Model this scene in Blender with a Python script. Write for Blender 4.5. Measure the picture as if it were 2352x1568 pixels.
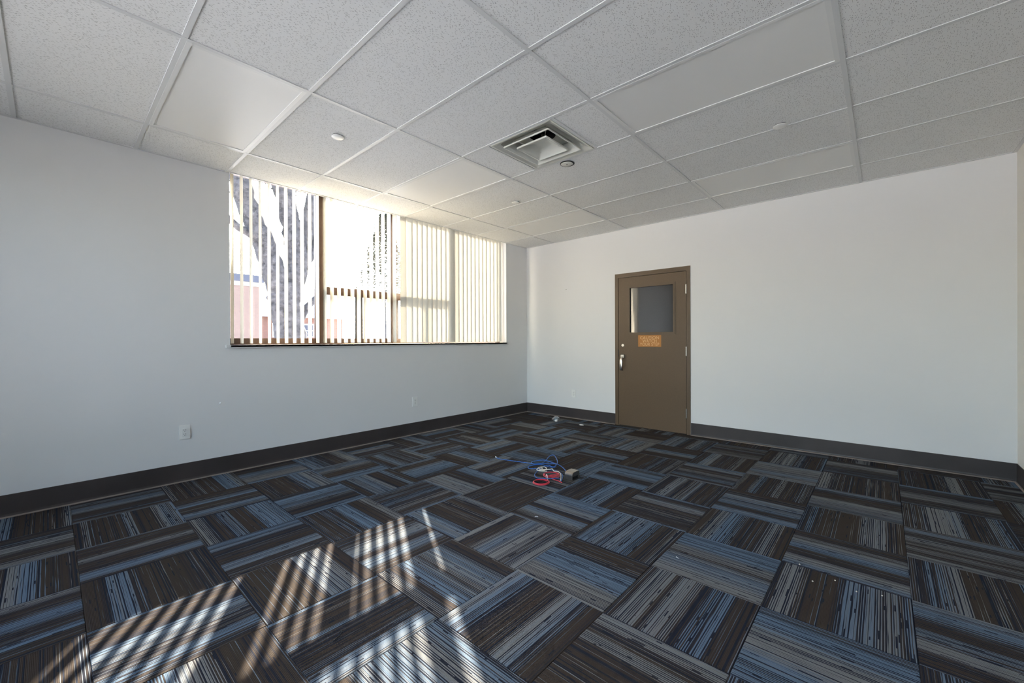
import bpy, math, random
from mathutils import Vector, Matrix
random.seed(7)
for o in list(bpy.data.objects): bpy.data.objects.remove(o, do_unlink=True)
S = bpy.context.scene
COL = S.collection

# ------------------------------------------------------------------ camera
FPX, YAW, PIT, ROL = 951.5, 0.7303, -0.002, -0.004
cd = bpy.data.cameras.new('camera'); cam = bpy.data.objects.new('camera', cd); COL.objects.link(cam)
cd.sensor_width = 36.0; cd.lens = 36.0 * FPX / 2352.0; cd.clip_start = 0.05; cd.clip_end = 500
F0 = Vector((-math.sin(YAW), math.cos(YAW), 0)); R0 = Vector((math.cos(YAW), math.sin(YAW), 0)); Z0 = Vector((0, 0, 1))
FW = math.cos(PIT) * F0 + math.sin(PIT) * Z0; U0 = -math.sin(PIT) * F0 + math.cos(PIT) * Z0
RT = math.cos(ROL) * R0 + math.sin(ROL) * U0; UP = math.cos(ROL) * U0 - math.sin(ROL) * R0
m = Matrix((RT, UP, -FW)).transposed().to_4x4(); m.translation = (4.375, -5.255, 1.170)
cam.matrix_world = m
S.camera = cam

# ------------------------------------------------------------------ light
SUN_DY, SUN_DZ = 0.56, 0.58                      # toward the sun, per metre of -x
sd = Vector((-1, SUN_DY, SUN_DZ)).normalized()
el = math.asin(sd.z); az = math.atan2(sd.x, sd.y)
w = bpy.data.worlds.new('sky'); S.world = w; w.use_nodes = True
nt = w.node_tree; nt.nodes.clear()
sky = nt.nodes.new('ShaderNodeTexSky'); sky.sky_type = 'NISHITA'; sky.sun_disc = False
sky.sun_elevation = el; sky.sun_rotation = az
sky.air_density = 1.0; sky.dust_density = 2.5; sky.ozone_density = 1.0
hs = nt.nodes.new('ShaderNodeHueSaturation'); hs.inputs['Saturation'].default_value = 0.85
bg = nt.nodes.new('ShaderNodeBackground'); bg.inputs['Strength'].default_value = 2.1
wo = nt.nodes.new('ShaderNodeOutputWorld')
nt.links.new(sky.outputs[0], hs.inputs['Color']); nt.links.new(hs.outputs[0], bg.inputs['Color']); nt.links.new(bg.outputs[0], wo.inputs[0])
sl = bpy.data.lights.new('sun', 'SUN'); sl.energy = 50.0; sl.angle = math.radians(0.53); sl.color = (1.0, 0.87, 0.70)
so = bpy.data.objects.new('sun', sl); COL.objects.link(so); so.rotation_euler = sd.to_track_quat('Z', 'Y').to_euler(); so.location = sd * 30
vs = S.view_settings
S.display_settings.display_device = 'sRGB'
vs.view_transform = 'Standard'; vs.look = 'None'; vs.gamma = 1.0; vs.use_curve_mapping = False; vs.exposure = 0.40
S.cycles.use_denoising = True
S.cycles.max_bounces = 12; S.cycles.diffuse_bounces = 8; S.cycles.glossy_bounces = 4
S.cycles.transmission_bounces = 8; S.cycles.transparent_max_bounces = 16
S.cycles.sample_clamp_indirect = 6.0; S.cycles.caustics_reflective = False; S.cycles.caustics_refractive = False

# ------------------------------------------------------------------ helpers
H = 2.6857; W = 5.19; L = 7.2                    # ceiling height, room width (x), room depth (-y)

class NB:
    """node-material builder"""
    def __init__(s, name):
        s.m = bpy.data.materials.new(name); s.m.use_nodes = True
        s.t = s.m.node_tree; s.t.nodes.clear()
        s.out = s.t.nodes.new('ShaderNodeOutputMaterial')
    def n(s, kind, **kw):
        nd = s.t.nodes.new(kind)
        for k, v in kw.items(): setattr(nd, k, v)
        return nd
    def put(s, sock, v):
        if hasattr(v, 'links') and hasattr(v, 'is_output'): s.t.links.new(v, sock)
        else: sock.default_value = v
    def math(s, op, a, b=None, c=None, clamp=False):
        nd = s.n('ShaderNodeMath', operation=op, use_clamp=clamp)
        for i, v in enumerate((a, b, c)):
            if v is not None: s.put(nd.inputs[i], v)
        return nd.outputs[0]
    def comb(s, x, y, z=0.0):
        nd = s.n('ShaderNodeCombineXYZ')
        for i, v in enumerate((x, y, z)): s.put(nd.inputs[i], v)
        return nd.outputs[0]
    def noise(s, vec, scale, detail=2.0, rough=0.5, dim='3D'):
        nd = s.n('ShaderNodeTexNoise', noise_dimensions=dim)
        if dim == '1D': s.put(nd.inputs['W'], vec)
        else: s.put(nd.inputs['Vector'], vec)
        nd.inputs['Scale'].default_value = scale; nd.inputs['Detail'].default_value = detail; nd.inputs['Roughness'].default_value = rough
        return nd.outputs['Fac']
    def ramp(s, fac, stops, interp='LINEAR'):
        nd = s.n('ShaderNodeValToRGB'); r = nd.color_ramp; r.interpolation = interp
        while len(r.elements) < len(stops): r.elements.new(0.5)
        for e, (p, c) in zip(r.elements, stops): e.position = p; e.color = (c[0], c[1], c[2], 1)
        s.put(nd.inputs[0], fac); return nd.outputs[0]
    def mix(s, fac, a, b):
        nd = s.n('ShaderNodeMix', data_type='RGBA')
        s.put(nd.inputs[0], fac)
        for i, v in ((6, a), (7, b)):
            if isinstance(v, tuple): v = (v[0], v[1], v[2], 1)
            s.put(nd.inputs[i], v)
        return nd.outputs[2]
    def bsdf(s, color, rough=0.6, metal=0.0, spec=0.5, normal=None, **kw):
        b = s.n('ShaderNodeBsdfPrincipled')
        if isinstance(color, tuple): color = (color[0], color[1], color[2], 1)
        s.put(b.inputs['Base Color'], color); s.put(b.inputs['Roughness'], rough); s.put(b.inputs['Metallic'], metal)
        s.put(b.inputs['Specular IOR Level'], spec)
        for k, v in kw.items(): s.put(b.inputs[k.replace('_', ' ')], v)
        if normal is not None: s.put(b.inputs['Normal'], normal)
        return b.outputs[0]
    def bump(s, h, strength=0.3, dist=0.002):
        nd = s.n('ShaderNodeBump'); nd.inputs['Strength'].default_value = strength; nd.inputs['Distance'].default_value = dist
        s.put(nd.inputs['Height'], h); return nd.outputs[0]
    def obj(s): return s.n('ShaderNodeTexCoord').outputs['Object']
    def done(s, sh): s.t.links.new(sh, s.out.inputs[0]); return s.m

def simple(name, color, rough=0.6, metal=0.0, spec=0.5, var=0.0, bump=0.0, scale=40.0):
    b = NB(name); c = color; nrm = None
    if var or bump:
        nz = b.noise(b.obj(), scale, 3.0)
        if var: c = b.ramp(nz, [(0.3, tuple(k * (1 - var) for k in color)), (0.7, tuple(min(1, k * (1 + var)) for k in color))])
        if bump: nrm = b.bump(nz, bump, 0.002)
    return b.done(b.bsdf(c, rough, metal, spec, nrm))

# ------------------------------------------------------------------ materials
M = {}
def wall_mat(name, col):
    b = NB(name); oc = b.obj()
    c = b.ramp(b.noise(oc, 1.3, 3.0), [(0.3, tuple(k * 0.985 for k in col)), (0.7, col)])
    return b.done(b.bsdf(c, 0.62, 0, 0.3, b.bump(b.noise(oc, 170.0, 2.0), 0.10, 0.0015)))
M['wall'] = wall_mat('painted_wall', (0.735, 0.735, 0.735))
M['wall_warm'] = wall_mat('warm_lit_wall', (0.78, 0.755, 0.70))  # same white paint, with warm window light tinted into its colour
M['trimwhite'] = simple('white_trim_paint', (0.68, 0.68, 0.67), 0.5)

b = NB('vinyl_baseboard'); nz = b.noise(b.obj(), 3.0, 4.0)
M['base'] = b.done(b.bsdf(b.ramp(nz, [(0.3, (0.036, 0.030, 0.0295)), (0.7, (0.054, 0.045, 0.044))]), 0.45, 0, 0.4, b.bump(b.noise(b.obj(), 30, 2), 0.05, 0.002)))

# carpet: random tufted lines running along the tile's own y
def carpet():
    b = NB('striped_carpet_tile')
    sep = b.n('ShaderNodeSeparateXYZ'); b.t.links.new(b.obj(), sep.inputs[0])
    u, v = sep.outputs[0], sep.outputs[1]
    seed = b.math('MULTIPLY', b.n('ShaderNodeObjectInfo').outputs['Random'], 91.7)
    PITCH = 0.0043
    up_ = b.math('DIVIDE', b.math('ADD', u, 5.0), PITCH * 2.0)
    pair = b.math('FLOOR', up_); frac = b.math('FRACT', up_)
    line = b.math('FLOOR', b.math('DIVIDE', b.math('ADD', u, 5.0), PITCH))
    def white(x, k):
        nd = b.n('ShaderNodeTexWhiteNoise', noise_dimensions='2D')
        b.t.links.new(b.comb(x, b.math('ADD', seed, k)), nd.inputs['Vector']); return nd.outputs['Value']
    r1 = white(pair, 0.0); r3 = white(line, 23.9)
    # broad bands across the tile
    zone = b.noise(b.comb(b.math('ADD', u, seed), b.math('MULTIPLY', seed, 3.1)), 7.0, 1.0, 0.4)
    hue = b.noise(b.comb(b.math('ADD', u, seed), b.math('ADD', b.math('MULTIPLY', seed, 1.7), 40.0)), 5.0, 1.0, 0.4)
    # dashes along each line
    seg = b.noise(b.comb(b.math('MULTIPLY', line, 7.31), b.math('MULTIPLY', v, 5.0), seed), 1.0, 1.0, 0.5)
    seg2 = b.noise(b.comb(b.math('MULTIPLY', line, 5.77), b.math('MULTIPLY', v, 9.0), b.math('ADD', seed, 50.0)), 1.0, 0.0, 0.5)
    p = b.n('ShaderNodeMapRange', interpolation_type='SMOOTHSTEP')
    b.put(p.inputs['Value'], zone); p.inputs['From Min'].default_value = 0.44; p.inputs['From Max'].default_value = 0.585
    p.inputs['To Min'].default_value = -0.13; p.inputs['To Max'].default_value = 0.72
    # width of the light yarn within each pair of rows
    thr = b.math('ADD', p.outputs[0], b.math('ADD', b.math('MULTIPLY', b.math('SUBTRACT', r1, 0.5), 0.75), b.math('MULTIPLY', b.math('SUBTRACT', seg, 0.5), 0.85)))
    light = b.math('LESS_THAN', frac, thr)
    blot = b.math('LESS_THAN', seg2, 0.24)
    hm = b.n('ShaderNodeMapRange', interpolation_type='SMOOTHSTEP'); b.put(hm.inputs['Value'], b.math('ADD', hue, b.math('MULTIPLY', b.math('SUBTRACT', r3, 0.5), 0.10)))
    hm.inputs['From Min'].default_value = 0.42; hm.inputs['From Max'].default_value = 0.60
    lightc = b.mix(hm.outputs[0], CARP_BLUE, CARP_GREY)
    hm2 = b.n('ShaderNodeMapRange'); b.put(hm2.inputs['Value'], b.math('ADD', b.math('SUBTRACT', zone, 0.5), b.math('MULTIPLY', r3, 0.3)))
    hm2.inputs['From Min'].default_value = 0.05; hm2.inputs['From Max'].default_value = 0.25
    darkc = b.mix(hm2.outputs[0], CARP_BROWN, CARP_NAVY)
    darkc = b.mix(b.math('GREATER_THAN', r3, 0.86), darkc, CARP_NAVY)
    c = b.mix(light, darkc, lightc)
    c = b.mix(blot, c, CARP_NAVY)
    # loop texture
    fr = b.math('PINGPONG', b.math('DIVIDE', b.math('ADD', u, 5.0), PITCH), 0.5)
    loop = b.math('SINE', b.math('ADD', b.math('MULTIPLY', v, 1500.0), b.math('MULTIPLY', line, 2.4)))
    shade = b.math('ADD', b.math('MULTIPLY', loop, 0.12), b.math('ADD', b.math('MULTIPLY', fr, 0.55), 0.82))
    mx = b.n('ShaderNodeMix', data_type='RGBA', blend_type='MULTIPLY'); mx.inputs[0].default_value = 1.0
    b.put(mx.inputs[6], c); b.put(mx.inputs[7], b.comb(shade, shade, shade))
    hgt = b.math('ADD', b.math('MULTIPLY', fr, 1.0), b.math('ADD', b.math('MULTIPLY', loop, 0.25), b.math('MULTIPLY', light, 0.35)))
    return b.done(b.bsdf(mx.outputs[2], 0.95, 0, 0.04, b.bump(hgt, 0.6, 0.0025)))
CARP_BLUE = (0.110, 0.158, 0.222); CARP_GREY = (0.172, 0.176, 0.179); CARP_BROWN = (0.051, 0.040, 0.033); CARP_NAVY = (0.020, 0.023, 0.035)
M['carpet'] = carpet()
M['sub'] = simple('dark_underlay', (0.02, 0.02, 0.022), 0.95)

# mineral-fibre ceiling tile: short dark fissures
def tile_mat():
    b = NB('fissured_ceiling_tile'); oc = b.obj()
    geo = b.n('ShaderNodeNewGeometry').outputs['Position']
    def flecks(rot, seed, thr):
        mp = b.n('ShaderNodeMapping'); mp.inputs['Rotation'].default_value = (0, 0, rot); mp.inputs['Scale'].default_value = (1.0, 0.38, 1.0); mp.inputs['Location'].default_value = (seed, seed * 2, 0)
        b.t.links.new(geo, mp.inputs['Vector'])
        vo = b.n('ShaderNodeTexVoronoi', voronoi_dimensions='2D'); vo.inputs['Scale'].default_value = 190.0
        b.t.links.new(mp.outputs[0], vo.inputs['Vector'])
        near = b.math('LESS_THAN', vo.outputs['Distance'], 0.26)
        sp = b.n('ShaderNodeSeparateColor'); b.t.links.new(vo.outputs['Color'], sp.inputs[0])
        return b.math('MULTIPLY', near, b.math('LESS_THAN', sp.outputs[0], thr))
    f = b.math('MAXIMUM', flecks(0.5, 3.0, 0.20), flecks(1.25, 9.0, 0.15))
    fine = b.noise(geo, 600.0, 2.0)
    c = b.ramp(fine, [(0.35, (0.69, 0.69, 0.685)), (0.65, (0.83, 0.83, 0.825))])
    c = b.mix(b.math('MULTIPLY', f, 0.62), c, (0.24, 0.235, 0.225))
    return b.done(b.bsdf(c, 0.9, 0, 0.2, b.bump(b.math('SUBTRACT', fine, b.math('MULTIPLY', f, 1.5)), 0.25, 0.001)))
M['ctile'] = tile_mat()
M['tee'] = simple('painted_steel_tee', (0.62, 0.625, 0.625), 0.38, 0, 0.5)
M['lens'] = simple('opal_light_lens', (0.76, 0.755, 0.74), 0.45, 0, 0.4)
M['panelframe'] = simple('light_panel_frame', (0.70, 0.70, 0.69), 0.35)
M['plastic'] = simple('white_plastic', (0.80, 0.80, 0.78), 0.35)
M['slot'] = simple('dark_slot', (0.02, 0.02, 0.02), 0.6)
M['door'] = simple('bronze_door_paint', (0.118, 0.080, 0.049), 0.45, 0, 0.32, 0.04, 0.06, 60.0)
M['frame'] = simple('bronze_frame_paint', (0.112, 0.077, 0.048), 0.42, 0, 0.35)
M['winframe'] = simple('brown_window_frame', (0.085, 0.050, 0.036), 0.4, 0, 0.5, 0.1)
M['sash'] = simple('grey_sash_metal', (0.07, 0.065, 0.07), 0.4)
M['chrome'] = simple('satin_chrome', (0.62, 0.60, 0.57), 0.28, 1.0)
M['steel'] = simple('brushed_steel', (0.33, 0.305, 0.28), 0.30, 1.0, 0.5, 0.08, 0.0, 90.0)
M['signbg'] = simple('ochre_sign_plate', (0.40, 0.155, 0.022), 0.45)
M['signtx'] = simple('pale_sign_lettering', (0.80, 0.52, 0.24), 0.5)
M['diff'] = simple('diffuser_enamel', (0.60, 0.60, 0.55), 0.22, 0.0, 0.6)
M['neck'] = simple('dark_duct_throat', (0.015, 0.015, 0.018), 0.7)
M['blue'] = simple('blue_cable_jacket', (0.010, 0.115, 0.42), 0.35)
M['red'] = simple('red_cable_jacket', (0.62, 0.035, 0.065), 0.35)
M['cream'] = simple('ivory_cable_jacket', (0.72, 0.68, 0.58), 0.4)
M['black'] = simple('black_plastic', (0.006, 0.006, 0.007), 0.45)
M['paper'] = simple('white_paper_scrap', (0.85, 0.85, 0.84), 0.8)
M['bluecap'] = simple('blue_film', (0.05, 0.20, 0.34), 0.3)
M['dust'] = simple('pale_crumb', (0.75, 0.70, 0.60), 0.8)

def glass(name, tint, diffuse_mix=0.0, diffuse_col=(0.3, 0.3, 0.3), refl=1.0):
    b = NB(name)
    tr = b.n('ShaderNodeBsdfTransparent'); tr.inputs[0].default_value = (*tint, 1)
    gl = b.n('ShaderNodeBsdfGlossy'); gl.inputs['Roughness'].default_value = 0.02
    fr = b.n('ShaderNodeFresnel'); fr.inputs[0].default_value = 1.5
    base = tr.outputs[0]
    if diffuse_mix:
        di = b.n('ShaderNodeBsdfDiffuse'); di.inputs[0].default_value = (*diffuse_col, 1)
        mm = b.n('ShaderNodeMixShader'); mm.inputs[0].default_value = diffuse_mix
        b.t.links.new(base, mm.inputs[1]); b.t.links.new(di.outputs[0], mm.inputs[2]); base = mm.outputs[0]
    mm = b.n('ShaderNodeMixShader'); b.put(mm.inputs[0], b.math('MULTIPLY', fr.outputs[0], refl, clamp=True))
    b.t.links.new(base, mm.inputs[1]); b.t.links.new(gl.outputs[0], mm.inputs[2])
    return b.done(mm.outputs[0])
M['glass'] = glass('window_glass', (0.95, 0.96, 0.96))
M['doorglass'] = glass('tinted_door_glass', (0.35, 0.35, 0.36), 0.30, (0.20, 0.20, 0.205), 3.0)  # even share of diffuse grey mixed into the pane
M['wrap'] = glass('clear_plastic_film', (0.88, 0.92, 0.95), 0.22, (0.6, 0.6, 0.6), 3.0)

def vane_mat():
    b = NB('translucent_vane_fabric'); oc = b.obj()
    sep = b.n('ShaderNodeSeparateXYZ'); b.t.links.new(oc, sep.inputs[0])
    nz = b.noise(b.comb(b.math('MULTIPLY', sep.outputs[1], 300.0), b.math('MULTIPLY', sep.outputs[2], 30.0)), 1.0, 2.0)
    c1 = b.ramp(nz, [(0.3, (0.76, 0.74, 0.67)), (0.7, (0.82, 0.80, 0.73))])
    di = b.n('ShaderNodeBsdfDiffuse'); tl = b.n('ShaderNodeBsdfTranslucent')
    b.t.links.new(c1, di.inputs[0]); tl.inputs[0].default_value = (0.82, 0.78, 0.67, 1)
    mm = b.n('ShaderNodeMixShader'); mm.inputs[0].default_value = 0.052
    b.t.links.new(di.outputs[0], mm.inputs[1]); b.t.links.new(tl.outputs[0], mm.inputs[2])
    return b.done(mm.outputs[0])
M['vane'] = vane_mat()

def bark():
    b = NB('rough_grey_bark'); oc = b.obj()
    nz = b.noise(oc, 9.0, 6.0, 0.7)
    return b.done(b.bsdf(b.ramp(nz, [(0.35, (0.022, 0.020, 0.022)), (0.7, (0.105, 0.096, 0.100))]), 0.95, 0, 0.2, b.bump(nz, 0.9, 0.06)))
M['bark'] = bark()
def brick(name, c1, c2, mortar, sc):
    b = NB(name); oc = b.obj(); sep = b.n('ShaderNodeSeparateXYZ'); b.t.links.new(oc, sep.inputs[0])
    br = b.n('ShaderNodeTexBrick'); b.t.links.new(b.comb(sep.outputs[1], sep.outputs[2]), br.inputs['Vector'])
    br.inputs['Color1'].default_value = (*c1, 1); br.inputs['Color2'].default_value = (*c2, 1); br.inputs['Mortar'].default_value = (*mortar, 1)
    br.inputs['Scale'].default_value = sc; br.inputs['Mortar Size'].default_value = 0.012
    return b.done(b.bsdf(br.outputs[0], 0.9, 0, 0.2))
M['tanbrick'] = brick('tan_brick', (0.165, 0.108, 0.090), (0.185, 0.122, 0.10), (0.19, 0.145, 0.125), 4.0)
M['redbrick'] = brick('red_brick', (0.21, 0.105, 0.08), (0.17, 0.085, 0.065), (0.22, 0.17, 0.15), 4.0)
M['fascia'] = simple('dark_roof_edge', (0.05, 0.05, 0.07), 0.7)
M['band'] = simple('grey_parapet_band', (0.25, 0.23, 0.22), 0.8)
M['concrete'] = simple('pale_concrete', (0.58, 0.59, 0.61), 0.9, 0, 0.2, 0.08, 0.2, 2.0)
M['snow'] = simple('packed_snow', (0.52, 0.53, 0.55), 0.9, 0, 0.2, 0.05, 0.3, 3.0)
M['leaf'] = simple('evergreen_needles', (0.018, 0.026, 0.018), 0.9, 0, 0.2, 0.3)

# ------------------------------------------------------------------ mesh building
class MB:
    def __init__(s): s.v = []; s.f = []
    def add(s, vs, fs):
        k = len(s.v); s.v += [tuple(p) for p in vs]; s.f += [tuple(i + k for i in f) for f in fs]; return s
    def box(s, x0, x1, y0, y1, z0, z1):
        return s.add([(x0, y0, z0), (x1, y0, z0), (x1, y1, z0), (x0, y1, z0), (x0, y0, z1), (x1, y0, z1), (x1, y1, z1), (x0, y1, z1)],
                     [(0, 3, 2, 1), (4, 5, 6, 7), (0, 1, 5, 4), (1, 2, 6, 5), (2, 3, 7, 6), (3, 0, 4, 7)])
    def bbox(s, x0, x1, y0, y1, z0, z1, c):
        """box with chamfered edges"""
        vs = []; 
        for z, k in ((z0, c), (z0 + c, 0), (z1 - c, 0), (z1, c)):
            if k: vs += [(x0 + c, y0 + c, z), (x1 - c, y0 + c, z), (x1 - c, y1 - c, z), (x0 + c, y1 - c, z)] 
            else: vs += [(x0, y0, z), (x1, y0, z), (x1, y1, z), (x0, y1, z)]
        fs = [(0, 3, 2, 1), (12, 13, 14, 15)]
        for r in range(3):
            for i in range(4): j = (i + 1) % 4; fs.append((r * 4 + i, r * 4 + j, r * 4 + 4 + j, r * 4 + 4 + i))
        return s.add(vs, fs)
    def loft(s, rings, cap=True, close=True):
        n = len(rings[0]); vs = [p for r in rings for p in r]; fs = []
        for a in range(len(rings) - 1):
            for i in range(n if close else n - 1):
                j = (i + 1) % n; fs.append((a * n + i, a * n + j, (a + 1) * n + j, (a + 1) * n + i))
        if cap and close: fs.append(tuple(range(n - 1, -1, -1))); fs.append(tuple((len(rings) - 1) * n + i for i in range(n)))
        return s.add(vs, fs)
    def lathe(s, prof, axis, o, seg=24, cap=True):
        """prof: (radius, height) along axis 0/1/2 from point o"""
        rings = []
        for r, h in prof:
            ring = []
            for i in range(seg):
                a = 2 * math.pi * i / seg; p = [0, 0, 0]
                p[axis] = h; p[(axis + 1) % 3] = r * math.cos(a); p[(axis + 2) % 3] = r * math.sin(a)
                ring.append((p[0] + o[0], p[1] + o[1], p[2] + o[2]))
            rings.append(ring)
        return s.loft(rings, cap)
    def tube(s, pts, rad, seg=8):
        pts = [Vector(p) for p in pts]
        if not hasattr(rad, '__len__'): rad = [rad] * len(pts)
        rings = []; up = None
        for i, p in enumerate(pts):
            t = (pts[min(i + 1, len(pts) - 1)] - pts[max(i - 1, 0)])
            t = t.normalized() if t.length > 1e-9 else Vector((0, 0, 1))
            if up is None: up = t.orthogonal().normalized()
            up = (up - t * up.dot(t)); up = up.normalized() if up.length > 1e-6 else t.orthogonal().normalized()
            sd_ = t.cross(up)
            rings.append([tuple(p + (up * math.cos(2 * math.pi * k / seg) + sd_ * math.sin(2 * math.pi * k / seg)) * rad[i]) for k in range(seg)])
        return s.loft(rings)
    def build(s, name, mat, parent=None, smooth=False, loc=None, rot=None):
        me = bpy.data.meshes.new(name); me.from_pydata(s.v, [], s.f); me.validate(); me.update()
        import bmesh
        bm = bmesh.new(); bm.from_mesh(me); bmesh.ops.recalc_face_normals(bm, faces=bm.faces); bm.to_mesh(me); bm.free()
        me.materials.append(M[mat] if isinstance(mat, str) else mat)
        if smooth:
            for p in me.polygons: p.use_smooth = True
            me.set_sharp_from_angle(angle=math.radians(40))
        o = bpy.data.objects.new(name, me); COL.objects.link(o)
        if loc: o.location = loc
        if rot: o.rotation_euler = rot
        if parent: o.parent = parent
        return o

def place(name, mesh, parent, loc, rotz=0.0):
    o = bpy.data.objects.new(name, mesh); COL.objects.link(o); o.location = loc; o.rotation_euler = (0, 0, rotz); o.parent = parent
    return o
def empty(name, loc=(0, 0, 0), rz=0.0):
    o = bpy.data.objects.new(name, None); COL.objects.link(o); o.location = loc; o.rotation_euler = (0, 0, rz); o.empty_display_size = 0.1
    return o
def tag(o, label, cat, group=None):
    o['label'] = label; o['category'] = cat
    if group: o['group'] = group
    return o
def struct(o, label=None):
    o['kind'] = 'structure'
    if label: o['label'] = label
    return o
def spline(pts, n=8):
    P = [Vector(p) for p in pts]; out = []
    for i in range(len(P) - 1):
        a, b_, c, d = P[max(i - 1, 0)], P[i], P[i + 1], P[min(i + 2, len(P) - 1)]
        for k in range(n):
            t = k / n
            out.append(0.5 * ((2 * b_) + (c - a) * t + (2 * a - 5 * b_ + 4 * c - d) * t * t + (3 * b_ - a - 3 * c + d) * t ** 3))
    out.append(P[-1]); return out

# ------------------------------------------------------------------ floor and carpet tiles
TT = 0.007
floor = struct(MB().box(-0.25, W + 0.2, -L - 0.2, 0.15, -0.20, -TT).build('floor', 'sub'), 'floor laid with striped blue, grey and brown carpet tiles')
TS = 0.4975
def tile_mesh(x0, x1, y0, y1, cache={}):
    key = tuple(round(k, 4) for k in (x0, x1, y0, y1))
    if key not in cache:
        g, c = 0.0006, 0.0022
        x0 += g; x1 -= g; y0 += g; y1 -= g
        vs = [(x0, y0, 0), (x1, y0, 0), (x1, y1, 0), (x0, y1, 0), (x0, y0, TT - c), (x1, y0, TT - c), (x1, y1, TT - c), (x0, y1, TT - c),
              (x0 + c, y0 + c, TT), (x1 - c, y0 + c, TT), (x1 - c, y1 - c, TT), (x0 + c, y1 - c, TT)]
        fs = [(8, 9, 10, 11), (0, 3, 2, 1)]
        for r in range(2):
            for i in range(4): j = (i + 1) % 4; fs.append((r * 4 + i, r * 4 + j, r * 4 + 4 + j, r * 4 + 4 + i))
        me = bpy.data.meshes.new('carpet_tile'); me.from_pydata(vs, [], fs); me.update(); me.materials.append(M['carpet']); cache[key] = me
    return cache[key]
for ix in range(0, 11):
    for iy in range(-9, 7):
        cx = 0.49 + TS * (ix - 0.5); cy = -3.17 + TS * (iy + 0.5)
        a0, a1 = max(cx - TS / 2, 0) - cx, min(cx + TS / 2, W) - cx
        b0, b1 = max(cy - TS / 2, -L) - cy, min(cy + TS / 2, 0) - cy
        if a1 - a0 < 0.02 or b1 - b0 < 0.02: continue
        k = (0 if (ix + iy) % 2 == 0 else 1) + random.choice((0, 2))
        loc = {0: (a0, a1, b0, b1), 1: (b0, b1, -a1, -a0), 2: (-a1, -a0, -b1, -b0), 3: (-b1, -b0, a0, a1)}[k]
        place('carpet_tile', tile_mesh(*loc), floor, (cx, cy, -TT), k * math.pi / 2)

# ------------------------------------------------------------------ walls
WY0, WY1, WZ0, WZ1 = -4.17, -0.50, 1.118, 2.79     # opening in the window wall
TOP = 2.95
wl = MB()
wl.box(-0.25, 0, -L - 0.2, WY0, -0.2, TOP).box(-0.25, 0, WY1, 0.2, -0.2, TOP).box(-0.25, 0, WY0, WY1, -0.2, WZ0).box(-0.25, 0, WY0, WY1, WZ1, TOP)
struct(wl.build('wall_left', 'wall'), 'white painted wall with the wide blind-covered window')
DX0, DX1, DZ1 = 1.600, 2.614, 2.083               # outside of the door frame
wb = MB()
wb.box(0, DX0 + 0.02, 0, 0.15, -0.2, TOP).box(DX1 - 0.02, W + 0.2, 0, 0.15, -0.2, TOP).box(DX0 + 0.02, DX1 - 0.02, 0, 0.15, DZ1 - 0.02, TOP)
struct(wb.build('wall_far', 'wall'), 'white painted wall with the brown door')
struct(MB().box(W, W + 0.2, -L - 0.2, 0, -0.2, TOP).build('wall_right', 'wall_warm'), 'white wall at the right edge, warm light tinted in')
BX0, BX1, BZ0, BZ1 = 0.7, 4.95, 0.30, 2.60  # opening for the added rear window
wk = MB()
wk.box(0, BX0, -L - 0.2, -L, -0.2, TOP).box(BX1, W, -L - 0.2, -L, -0.2, TOP).box(BX0, BX1, -L - 0.2, -L, -0.2, BZ0).box(BX0, BX1, -L - 0.2, -L, BZ1, TOP)
struct(wk.build('wall_back', 'wall'), 'white wall behind the viewer')

# baseboards: cove profile swept along the wall
PROF = [(0, 0.152), (0.0035, 0.152), (0.005, 0.1495), (0.005, 0.022), (0.007, 0.012), (0.010, 0.0085), (0.010, 0.0), (0, 0)]
TOE = [(0.0101, 0.0), (0.0101, 0.0083), (0.0125, 0.0066), (0.0185, 0.0045), (0.0205, 0.0)]
M['toe'] = simple('taupe_baseboard_toe', (0.215, 0.180, 0.160), 0.5, 0, 0.4, 0.15, 0.0, 6.0)  # toe strip in a lighter taupe than the board above
def baseboard(name, p0, p1, nrm, label):
    p0, p1, nrm = Vector(p0), Vector(p1), Vector(nrm)
    mb = MB().loft([[tuple(p + nrm * d + Vector((0, 0, z))) for d, z in PROF] for p in (p0, p1)])
    o = struct(mb.build(name, 'base', smooth=False), label)
    MB().loft([[tuple(p + nrm * d + Vector((0, 0, z))) for d, z in TOE] for p in (p0, p1)]).build('toe_edge', 'toe', o)
    return o
baseboard('baseboard_left', (0, -L, 0), (0, 0, 0), (1, 0, 0), 'dark vinyl baseboard under the window')
baseboard('baseboard_far', (0.0, 0, 0), (DX0 - 0.003, 0, 0), (0, -1, 0), 'dark vinyl baseboard left of the door')
baseboard('baseboard_far', (DX1 + 0.003, 0, 0), (W, 0, 0), (0, -1, 0), 'dark vinyl baseboard right of the door')
baseboard('baseboard_right', (W, 0, 0), (W, -L, 0), (-1, 0, 0), 'dark vinyl baseboard on the right wall')
baseboard('baseboard_back', (0, -L, 0), (W, -L, 0), (0, 1, 0), 'dark vinyl baseboard behind the viewer')

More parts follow.
